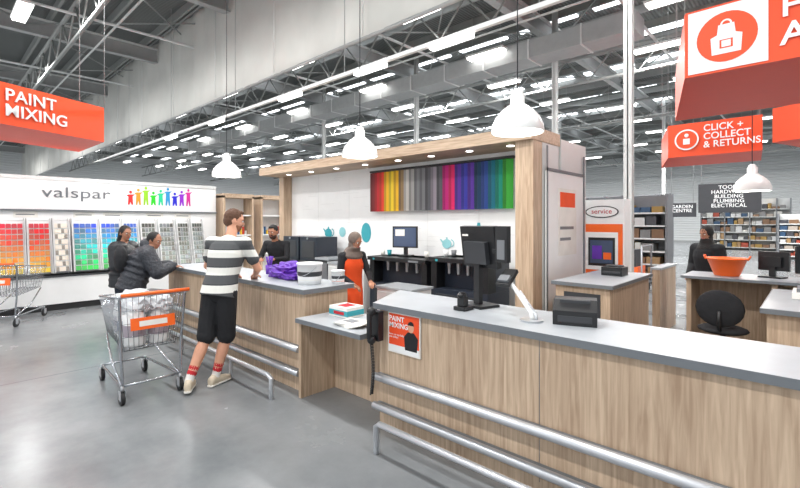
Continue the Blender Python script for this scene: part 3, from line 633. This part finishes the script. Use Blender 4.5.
# ------------------------------------------------------------------ people
class Fig:
    def __init__(s): s.b=MB()
    def cap(s,p0,p1,r0,r1,m,n=14):
        p0=V(p0);p1=V(p1);L=(p1-p0).length;d=(p1-p0).normalized();a=d.orthogonal().normalized();c=d.cross(a); vs=[];k=0
        rings=[(-r0*math.cos(t),r0*math.sin(t)) for t in (0.35,0.8,1.2,1.57)]+[(L*q,r0+(r1-r0)*q) for q in(0.33,0.66)]+[(L+r1*math.cos(t),r1*math.sin(t)) for t in (1.57,1.2,0.8,0.35)]
        for h,r in rings:
            for i in range(n):
                t=2*math.pi*i/n; vs.append(p0+d*h+r*(a*math.cos(t)+c*math.sin(t)))
        k=len(rings)
        fs=[(i*n+j,i*n+(j+1)%n,(i+1)*n+(j+1)%n,(i+1)*n+j) for i in range(k-1) for j in range(n)]+[tuple(range(n-1,-1,-1)),tuple(range((k-1)*n,k*n))]
        s.b.add(vs,fs,m)
    def loft(s,rings,m,n=24):
        vs=[]
        for c,sd,fw,a,bb in rings:
            for i in range(n):
                t=2*math.pi*i/n; ct,st=math.cos(t),math.sin(t)
                ct=math.copysign(abs(ct)**0.85,ct); st=math.copysign(abs(st)**0.85,st)
                vs.append(V(c)+V(sd)*a*ct+V(fw)*bb*st)
        k=len(rings)
        fs=[(i*n+j,i*n+(j+1)%n,(i+1)*n+(j+1)%n,(i+1)*n+j) for i in range(k-1) for j in range(n)]+[tuple(range(n-1,-1,-1)),tuple(range((k-1)*n,k*n))]
        s.b.add(vs,fs,m)
    def ell(s,c,r,m,R=None): s.b.ell(c,r,m,R)
    def hand(s,W,d,nrm,side,m,curl=0.35,k=1.0):
        W=V(W);d=V(d).normalized();nrm=V(nrm);nrm=(nrm-d*nrm.dot(d)).normalized();sd=d.cross(nrm)
        for i,L in enumerate((.066,.076,.071,.056)):
            off=(i-1.5)*.0215*side
            base=W+d*(.088-0.006*abs(i-1.2))*k+sd*off*k
            s.cap(W+d*.01+sd*off*.6,base,.013*k,.0115*k,m,8)
            d1=d*math.cos(curl)+nrm*math.sin(curl); d2=d*math.cos(curl*2.4)+nrm*math.sin(curl*2.4)
            mid=base+d1*L*.5*k; s.cap(base,mid,.0095*k,.0085*k,m,8); s.cap(mid,mid+d2*L*.45*k,.0085*k,.007*k,m,8)
        tb=W+d*.03*k-sd*.03*side*k; t1=tb+(d*.6-sd*.7*side+nrm*.3).normalized()*.038*k; s.cap(W+d*.015,tb,.016*k,.014*k,m,8); s.cap(tb,t1,.012*k,.0105*k,m,8); s.cap(t1,t1+(d*.9-sd*.25*side+nrm*.25).normalized()*.03*k,.0105*k,.008*k,m,8)
def human(name,loc,rz,P,st,scale=1.0,voxel=0.008):
    f=Fig(); g=lambda k:V(P[k])
    pel,ch,nk,hd=g('pel'),g('chest'),g('neck'),g('head')
    X=V((1,0,0)); tw=P.get('twist',0); Xs=V((math.cos(tw),math.sin(tw),0))
    bulk=st.get('bulk',0.0); top=st['top']; bot=st['bottom']; skin=st['skin']; fem=st.get('fem',0)
    def fr(a,b_,x):
        t=(b_-a).normalized(); x=(x-t*x.dot(t)).normalized(); return x,t.cross(x)
    s1,f1=fr(pel,ch,X); s2,f2=fr(ch,nk,Xs)
    B=bulk
    f.loft([(pel-V((0,0,.12)),s1,f1,.12,.085),(pel-V((0,0,.05)),s1,f1,.172,.122),(pel+V((0,0,.02)),s1,f1,.168,.118),(pel.lerp(ch,.3),s1,f1,.15,.105)],bot)
    hem=st.get('hem',.02); hb=pel-(ch-pel).normalized()*hem
    w=0.93 if fem else 1
    f.loft([(hb,s1,f1,.17*1.02+B,.12+B+.006),(pel.lerp(ch,.1),s1,f1,.165*1.0+B,.118+B+.004),(pel.lerp(ch,.45),s1,f1,.15*w+B,.108+B),(pel.lerp(ch,.8),(s1+s2)/2,(f1+f2)/2,.165*w+B,.118+B),(ch,s2,f2,.178*w+B,.125+B),(ch.lerp(nk,.45),s2,f2,.172*w+B,.11+B),(ch.lerp(nk,.72),s2,f2,.14*w+B*.8,.09+B*.8),(ch.lerp(nk,.92),s2,f2,.085+B*.5,.07+B*.5),(nk,s2,f2,.062+B*.3,.06+B*.3)],top)
    if st.get('quilt'):
        for q in range(6):
            c0=hb.lerp(ch,q/5.0); aa=.172*w+B+.012; bb=.122+B+.012
            f.loft([(c0-V((0,0,.03)),s1,f1,aa-.02,bb-.02),(c0-V((0,0,.01)),s1,f1,aa,bb),(c0+V((0,0,.01)),s1,f1,aa,bb),(c0+V((0,0,.03)),s1,f1,aa-.02,bb-.02)],top)
    f.cap(ch.lerp(nk,.85),hd-V((0,.015,.05)),.056,.052,skin if not st.get('scarf') else st['scarf'])
    for s,c in((-1,'l'),(1,'r')):
        sh,el,wr=g('sh'+c),g('el'+c),g('wr'+c)
        f.cap(ch.lerp(nk,.55)+s2*s*.08,sh,.075+B,.062+B,top)
        if st.get('sleeve')=='short':
            f.cap(sh,sh.lerp(el,.62),.065,.064,top); f.cap(sh.lerp(el,.4),el,.046,.04,skin); f.cap(el,wr,.041,.027,skin)
        else:
            f.cap(sh,el,.058+B,.046+B,top); f.cap(el,wr-(wr-el).normalized()*.015,.046+B,.032+B*.7,top); f.cap(el.lerp(wr,.8),wr,.028,.026,skin)
        hdv=V(P.get('hd'+c,tuple((wr-el).normalized()))); nr=V(P.get('hn'+c,(0,0,-1)))
        f.hand(wr,hdv,nr,s,skin,P.get('curl',.35))
    for s,c in((-1,'l'),(1,'r')):
        hp=pel+s1*s*.088-V((0,0,.03)); kn,an=g('kn'+c),g('an'+c); fd=V(P.get('fd'+c,(s*.15,1,0))).normalized()
        if st.get('shorts'):
            f.cap(hp,hp.lerp(kn,.95),.1,.09,bot); e2=hp.lerp(kn,.95); f.cap(e2,e2+(kn-hp).normalized()*.02,.092,.092,bot)
            f.cap(hp.lerp(kn,.6),kn,.07,.055,skin); f.cap(kn,kn.lerp(an,.35),.052,.058,skin); f.cap(kn.lerp(an,.35),an,.058,.036,skin)
            f.cap(kn.lerp(an,.66),an,.045,.040,'sock'); f.cap(kn.lerp(an,.68),kn.lerp(an,.72),.0475,.0475,'sockr'); f.cap(kn.lerp(an,.8),kn.lerp(an,.83),.0455,.0455,'sockr')
        else:
            f.cap(hp,kn,.092,.064,bot); f.cap(kn,kn.lerp(an,.4),.063,.064,bot); f.cap(kn.lerp(an,.4),an,.064,.046,bot)
        up=V((0,0,1)); sdv=fd.cross(up); pt=P.get('pitch'+c,0)
        base=V((an.x,an.y,0))+V((0,0,an.z-.09)); dn=(fd*math.cos(pt)-up*math.sin(pt)); un=(up*math.cos(pt)+fd*math.sin(pt))
        def rg(t,wd,h,z0): return (base+dn*t+un*(z0+h),sdv,un,wd,h)
        sh_=st['shoe']
        f.loft([rg(-.085,.02,.03,.02),rg(-.075,.034,.042,.012),rg(-.03,.038,.052,.012),rg(.03,.04,.045,.012),rg(.09,.046,.034,.012),rg(.15,.046,.026,.012),rg(.185,.034,.02,.012),rg(.2,.015,.012,.014)],sh_,16)
        f.loft([rg(-.092,.02,.0115,0),rg(-.08,.036,.012,0),rg(.0,.038,.012,0),rg(.09,.049,.012,0),rg(.16,.048,.012,0),rg(.195,.034,.011,0),rg(.21,.012,.01,0)],'sole',16)
    if st.get('apron'):
        o_=f1*.014
        f.loft([(pel-V((0,0,.42))+o_,s1,f1,.20,.17),(pel-V((0,0,.1))+o_,s1,f1,.20,.16),(pel+V((0,0,.02))+o_,s1,f1,.19,.14),(pel.lerp(ch,.5)+o_,s1,f1,.172,.130),(ch+o_,s2,f2,.176,.139),(ch.lerp(nk,.5)+o_,s2,f2,.13,.122)],'apron')
    if st.get('skirt'):
        f.loft([(V((pel.x,pel.y,.12)),s1,f1,.2,.16),(pel-V((0,0,.3)),s1,f1,.2,.15),(pel,s1,f1,.175,.13)],bot)
    yaw,pit=P.get('yaw',0),P.get('pit',0)
    H=(Matrix.Rotation(yaw,3,'Z')@Matrix.Rotation(-pit,3,'X')); h=lambda *p: hd+H@V(p)
    f.ell(h(0,0,.015),(.076,.094,.1),skin,H); f.ell(h(0,.028,-.055),(.056,.062,.062),skin,H); f.ell(h(0,.062,-.09),(.026,.024,.022),skin,H)
    f.cap(h(0,.085,.018),h(0,.104,-.018),.009,.013,skin,10); f.ell(h(0,.078,.03),(.05,.018,.01),skin,H)
    f.ell(h(.036,.064,-.025),(.022,.02,.02),skin,H); f.ell(h(-.036,.064,-.025),(.022,.02,.02),skin,H)
    hair=st['hair']; hs=st.get('hairstyle','short')
    if st.get('beard'):
        f.ell(h(0,.03,-.067),(.061,.064,.056),st['beard'],H); f.cap(h(-.02,.088,-.038),h(.02,.088,-.038),.009,.009,st['beard'],8)
    f.ell(h(0,.089,-.052),(.024,.011,.009),'lips',H)
    if hs!='scarf':
        for s in(-1,1): f.ell(h(s*.077,-.005,-.008),(.01,.02,.03),skin,H)
    if hs=='short':
        f.ell(h(0,-.016,.034),(.083,.095,.094),hair,H); f.ell(h(0,-.04,-.01),(.076,.066,.07),hair,H); f.ell(h(0,.045,.095),(.05,.035,.022),hair,H)
    elif hs=='long':
        f.ell(h(0,-.02,.03),(.088,.1,.1),hair,H); f.loft([(h(0,-.03,.03),H@X,H@V((0,1,0)),.088,.075),(h(0,-.04,-.08),H@X,H@V((0,1,0)),.09,.06),(h(0,-.05,-.17),H@X,H@V((0,1,0)),.1,.045),(h(0,-.05,-.2),H@X,H@V((0,1,0)),.08,.03)],hair)
    elif hs=='scarf':
        f.ell(h(0,-.022,.024),(.09,.108,.108),hair,H); f.ell(h(0,-.01,-.07),(.078,.078,.075),hair,H)
        f.loft([(hd-V((0,.01,.08)),s2,f2,.08,.08),(nk+V((0,0,.01)),s2,f2,.11,.1),(nk-V((0,0,.06)),s2,f2,.155,.125),(nk-V((0,0,.09)),s2,f2,.14,.11)][::-1],hair)
    elif hs=='hood':
        f.ell(h(0,-.025,.028),(.09,.1,.1),hair,H); f.ell(h(0,-.09,-.09),(.13,.1,.09),top,H)
    if st.get('bag'):
        c=pel.lerp(ch,.75)-f1*(.2+B); f.ell(c,(.15,.09,.2),'cblack')
    src=f.b; bvh=BVHTree.FromPolygons([V(v) for v in src.v],src.f)
    tmp=src.obj(name+'_tmp'); tmp.data.materials.clear()
    r=tmp.modifiers.new('r','REMESH'); r.mode='VOXEL'; r.voxel_size=voxel; r.adaptivity=0
    sm=tmp.modifiers.new('s','SMOOTH'); sm.factor=0.5; sm.iterations=2
    dg=bpy.context.evaluated_depsgraph_get(); dg.update(); me=bpy.data.meshes.new_from_object(tmp.evaluated_get(dg)); bpy.data.objects.remove(tmp)
    ks=sorted(set(src.m)); me.materials.clear()
    for k in ks: me.materials.append(M[k])
    idx=[ks.index(k) for k in src.m]; out=[]
    for p in me.polygons:
        _,_,i,_=bvh.find_nearest(p.center); out.append(idx[i] if i is not None else 0)
    me.polygons.foreach_set('material_index',out); me.polygons.foreach_set('use_smooth',[True]*len(out)); me.update()
    e=empty(name); o=bpy.data.objects.new('body',me); COL.objects.link(o); o.parent=e
    b=MB()
    for s in(-1,1):
        b.ell(h(s*.03,.083,.008),(.013,.011,.009),'eye'); b.ell(h(s*.03,.092,.008),(.006,.004,.006),'iris')
        b.tube([h(s*.015,.096,.028),h(s*.03,.097,.033),h(s*.047,.088,.028)],.0035,hair if hs in('short','long') else 'hairk',5)
    b.obj('eyes',0,e)
    e.location=(loc[0],loc[1],loc[2] if len(loc)>2 else 0); e.rotation_euler=(0,0,rz); e.scale=(scale,)*3
    return e
rad=math.radians
human('customer_man',(-4.42,1.88),rad(30),dict(pel=(.08,.14,.95),chest=(.10,.22,1.285),neck=(.10,.30,1.475),head=(.10,.355,1.65),
  shl=(-.09,.26,1.415),ell=(-.25,.40,1.16),wrl=(-.12,.65,1.055),shr=(.29,.26,1.415),elr=(.37,.37,1.15),wrr=(.20,.60,1.055),
  knl=(-.02,.07,.50),anl=(-.07,-.12,.11),knr=(.13,.18,.49),anr=(.05,.12,.09),fdl=(-.5,.85,0),fdr=(.1,1,0),yaw=rad(-50),pit=rad(14),hnl=(0,0,-1),hnr=(0,0,-1)),
  dict(top='stripe',bottom='cblack',skin='skin',shorts=True,sleeve='short',shoe='shoe',hair='hairb',beard='beard',hem=.06,bulk=.012),1.01,0.0065)
st0=dict(pel=(0,0,.95),chest=(0,.0,1.28),neck=(0,0,1.48),head=(0,.03,1.65),shl=(-.18,0,1.41),ell=(-.23,.0,1.13),wrl=(-.2,.15,.92),shr=(.18,0,1.41),elr=(.23,.0,1.13),wrr=(.14,.22,1.0),
  knl=(-.1,.02,.5),anl=(-.1,-.02,.09),knr=(.1,.02,.5),anr=(.1,.0,.09))
human('customer_woman',(-7.45,2.0),rad(-50),dict(st0,wrl=(-.05,.22,1.05),wrr=(.08,.24,1.02),ell=(-.24,.05,1.14),elr=(.24,.05,1.14),pit=rad(12),yaw=rad(-25)),dict(top='puffer',bottom='jeans',skin='skin2',shoe='shoe',hair='hairk',hairstyle='long',bulk=.055,hem=.14,fem=1,quilt=True),0.90,0.01)
human('customer_woman',(-6.72,1.98),rad(-12),dict(pel=(0,-.06,.93),chest=(0,.05,1.22),neck=(0,.13,1.38),head=(0,.21,1.5),shl=(-.17,.1,1.3),ell=(-.27,.2,1.06),wrl=(-.12,.42,1.12),shr=(.17,.1,1.3),elr=(.27,.22,1.05),wrr=(.12,.44,1.12),
  knl=(-.1,-.04,.5),anl=(-.1,-.1,.09),knr=(.1,0,.5),anr=(.1,-.1,.09),pit=rad(18),yaw=rad(-45),hdl=(.2,1,-.05),hdr=(.1,1,-.05)),dict(top='puffer2',bottom='jeans',skin='skin2',shoe='cblack',hair='hairk',hairstyle='hood',bulk=.06,hem=.14,fem=1,quilt=True,bag=True),0.93,0.01)
human('staff_woman',(-4.44,3.78),rad(-100),dict(st0,chest=(0,.05,1.27),neck=(0,.1,1.46),head=(0,.17,1.6),shl=(-.17,.08,1.38),shr=(.17,.08,1.38),ell=(-.24,.14,1.12),wrl=(-.14,.36,1.02),elr=(.24,.14,1.12),wrr=(.14,.36,1.0),pit=rad(25),yaw=rad(15)),
  dict(top='cblack',bottom='cblack',skin='skin2',shoe='cblack',hair='hijab',scarf='hijab',hairstyle='scarf',apron=True,fem=1),0.88,0.009)
human('staff_man',(-6.50,4.02),rad(-150),dict(st0,chest=(0,.08,1.25),neck=(0,.15,1.42),head=(0,.22,1.57),shl=(-.19,.1,1.36),shr=(.19,.1,1.36),ell=(-.25,.2,1.12),wrl=(-.12,.4,1.12),elr=(.25,.2,1.12),wrr=(.12,.4,1.12),pit=rad(15)),
  dict(top='cblack',bottom='cblack',skin='skin2',shoe='cblack',hair='hairk',beard='beardk'),0.95,0.009)
human('staff_woman',(-1.12,7.6),rad(155),dict(st0,pit=rad(15)),dict(top='cblack',bottom='cblack',skin='skin2',shoe='cblack',hair='hairk',scarf='hairk',hairstyle='scarf',fem=1,skirt=True,bulk=.03),0.9,0.011)
# ------------------------------------------------------------------ lights
def area(name,loc,sx,sy,e,rot=(0,0,0),col=(1,0.99,0.975)):
    l=bpy.data.lights.new(name,'AREA'); l.shape='RECTANGLE'; l.size=sx; l.size_y=sy; l.energy=e; l.color=col
    o=bpy.data.objects.new(name,l); o.location=loc; o.rotation_euler=rot; COL.objects.link(o)
for x in (-40,-28,-18,-12,-7.5,-3,2):
    for y in (-2,2.2,8.0,15,23,34):
        area('led_highbay_light',(x,y,6.55),1.6,0.35,(145 if x>-20 else 300) if y<12 else 380)
area('display_wall_fill_light',(-9.9,1.4,2.75),0.08,3.5,14,rot=(0,math.radians(50),0))  # added fill lamp with no fitting, brightens the paint chip wall
w=bpy.data.worlds.new('world'); bpy.context.scene.world=w; w.use_nodes=True
w.node_tree.nodes['Background'].inputs['Color'].default_value=(0.94,0.97,1,1); w.node_tree.nodes['Background'].inputs['Strength'].default_value=1.0
# ------------------------------------------------------------------ camera
c=bpy.data.cameras.new('camera'); co=bpy.data.objects.new('camera',c); COL.objects.link(co)
co.location=(0,0,1.65); co.rotation_euler=(R90,0,math.asin(0.683)); c.lens=19.98; c.sensor_width=36; c.shift_y=-22/800; c.clip_start=0.05
bpy.context.scene.camera=co
bpy.context.scene.view_settings.view_transform='Standard'
bpy.context.scene.view_settings.exposure=0.4
